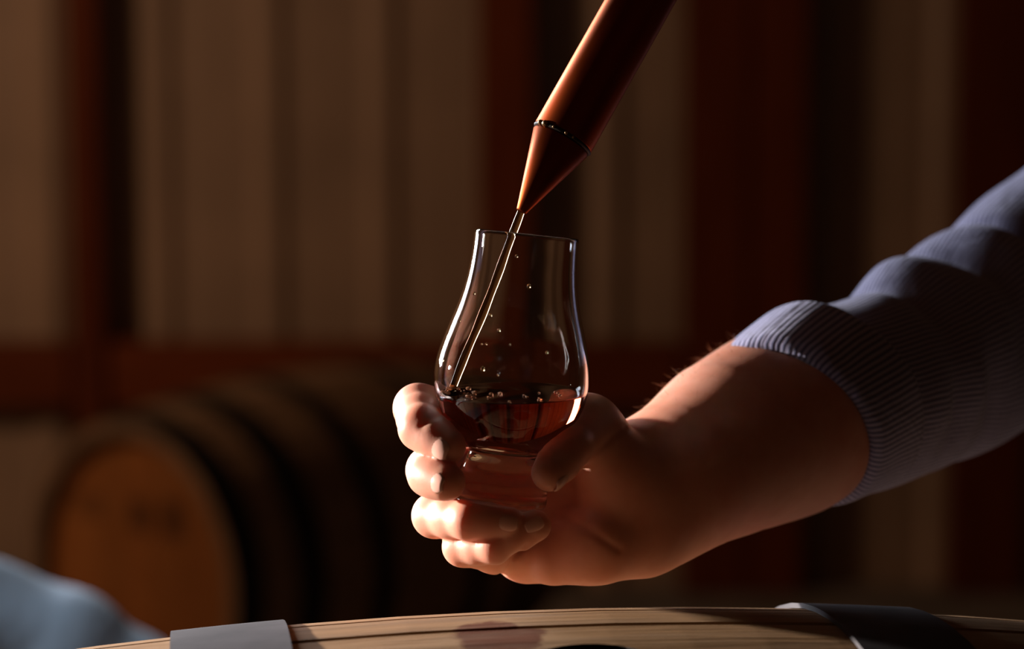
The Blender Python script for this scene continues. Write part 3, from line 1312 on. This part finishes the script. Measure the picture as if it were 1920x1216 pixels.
# fine hair along the upper edge of the forearm
bmj = bmesh.new()
cnt = 0
top_pts = [((1225, 800), 40), ((1260, 770), 50), ((1300, 735), 66), ((1340, 697), 82), ((1372, 662), 95)]
for k in range(420):
    i = rng.integers(0, len(ARM[2:5]))
    a, b = ARM[2 + i]
    f = rng.uniform(0, 1)
    c = a[0] + (b[0] - a[0]) * f
    r = a[1] + (b[1] - a[1]) * f
    axn = Vector(b[0] - a[0]).normalized()
    upv = Vector((-0.35, rng.normal(0.0, 0.45), 1.0))
    nn = (upv - axn * upv.dot(axn)).normalized()
    base_p = Vector(c) + nn * (r - 0.002)
    ln = rng.uniform(0.007, 0.013)
    dirv = (nn * 0.65 - axn * 0.5 + Vector(rng.normal(0, 0.25, 3))).normalized()
    tip = base_p + dirv * ln
    mid = base_p + nn * ln * 0.5
    side = dirv.cross(nn).normalized() * 0.00009
    vs = [bmj.verts.new(x - pinv) for x in (base_p - side, base_p + side, mid + side * 0.8, mid - side * 0.8, tip)]
    bmj.faces.new((vs[0], vs[1], vs[2], vs[3]))
    bmj.faces.new((vs[3], vs[2], vs[4]))
me = bpy.data.meshes.new('arm_hair')
bmj.to_mesh(me)
bmj.free()
ah = link('arm_hair', me, M['hair'], person)
ah['kind'] = 'stuff'

# ------------------------------------------------------------------ second person's sleeve, out of focus at lower left
p2 = empty('person', P(60, 1250, 1.9))
o2 = p2.location.copy()


def q2(px, py, d, r):
    return (*P(px, py, d), r)


rows2 = catmull([q2(-560, 1120, 1.80, 0.080), q2(-300, 1150, 1.84, 0.072), q2(-110, 1185, 1.88, 0.064), q2(35, 1225, 1.90, 0.062), q2(172, 1288, 1.91, 0.060),
                 q2(310, 1385, 1.92, 0.054), q2(430, 1520, 1.93, 0.047)], 70)
folds2 = [(0.27, 0.02, 0.006, 0.0, 1.2), (0.31, 0.015, -0.006, 0.2, 1.2), (0.35, 0.02, 0.005, -0.2, 1.0), (0.42, 0.015, -0.004, 0, 1.2)]
me = loft('sleeve', rows2, 72, bumpy(11, 0.0035, folds2), cap0=True, thick=0.0)
me.transform(Matrix.Translation(-o2))
link('sleeve', me, M['denim'], p2)
# its forearm and relaxed, half-curled hand, lower down behind the front barrel
A0 = np.array(P(395, 1490, 1.928))
A1 = np.array(P(560, 1690, 1.945))
e1 = (A1 - A0) / np.linalg.norm(A1 - A0)
e3 = np.cross(e1, np.array((0.0, 0.0, 1.0)))
e3 /= np.linalg.norm(e3)
e2 = np.cross(e3, e1)


def q3(a, b, c):
    return A1 + e1 * a + e2 * b + e3 * c


def hand2_sdf(X):
    d = smin(cap_d(X, A0, q3(-0.03, 0, 0), 0.039, 0.029), cap_d(X, q3(-0.02, 0.009, 0), q3(0.0, 0.009, 0), 0.022, 0.020), 0.012)
    d = smin(d, cap_d(X, q3(-0.02, -0.009, 0), q3(0.0, -0.009, 0), 0.022, 0.020), 0.012)
    for b in (0.030, 0.010, -0.010, -0.028):
        d = smin(d, cap_d(X, q3(0.005, b * 0.6, 0), q3(0.085, b, 0.002), 0.014, 0.0115), 0.010)
    res = d
    for b, ln in ((0.030, 0.92), (0.010, 1.0), (-0.010, 0.95), (-0.028, 0.78)):
        ch = [(q3(0.085, b, 0.002), 0.0105), (q3(0.085 + 0.040 * ln, b * 1.02, -0.012), 0.0092),
              (q3(0.085 + 0.058 * ln, b, -0.032), 0.0084), (q3(0.085 + 0.052 * ln, b, -0.050), 0.0075)]
        res = np.minimum(res, smin(d, chain_d(X, ch), 0.006))
    ch = [(q3(0.022, 0.028, -0.008), 0.016), (q3(0.058, 0.048, -0.022), 0.0115), (q3(0.088, 0.046, -0.034), 0.0090)]
    return np.minimum(res, smin(d, chain_d(X, ch), 0.010))


ext = np.array([A0, q3(0.16, 0.06, 0.03), q3(0.16, -0.06, -0.07), q3(0, 0.06, -0.07), q3(0.16, 0.06, -0.07), q3(0, -0.06, 0.03)])
V3, F3 = surface_nets(ext.min(0) - 0.045, ext.max(0) + 0.045, 0.0022, hand2_sdf)
me = mesh('body', V3 - np.array(o2), F3.tolist())
link('body', recalc(me), M['skin'], p2)
tag(p2, 'person in a blurred pale blue-grey sleeve at the lower left corner', 'person')
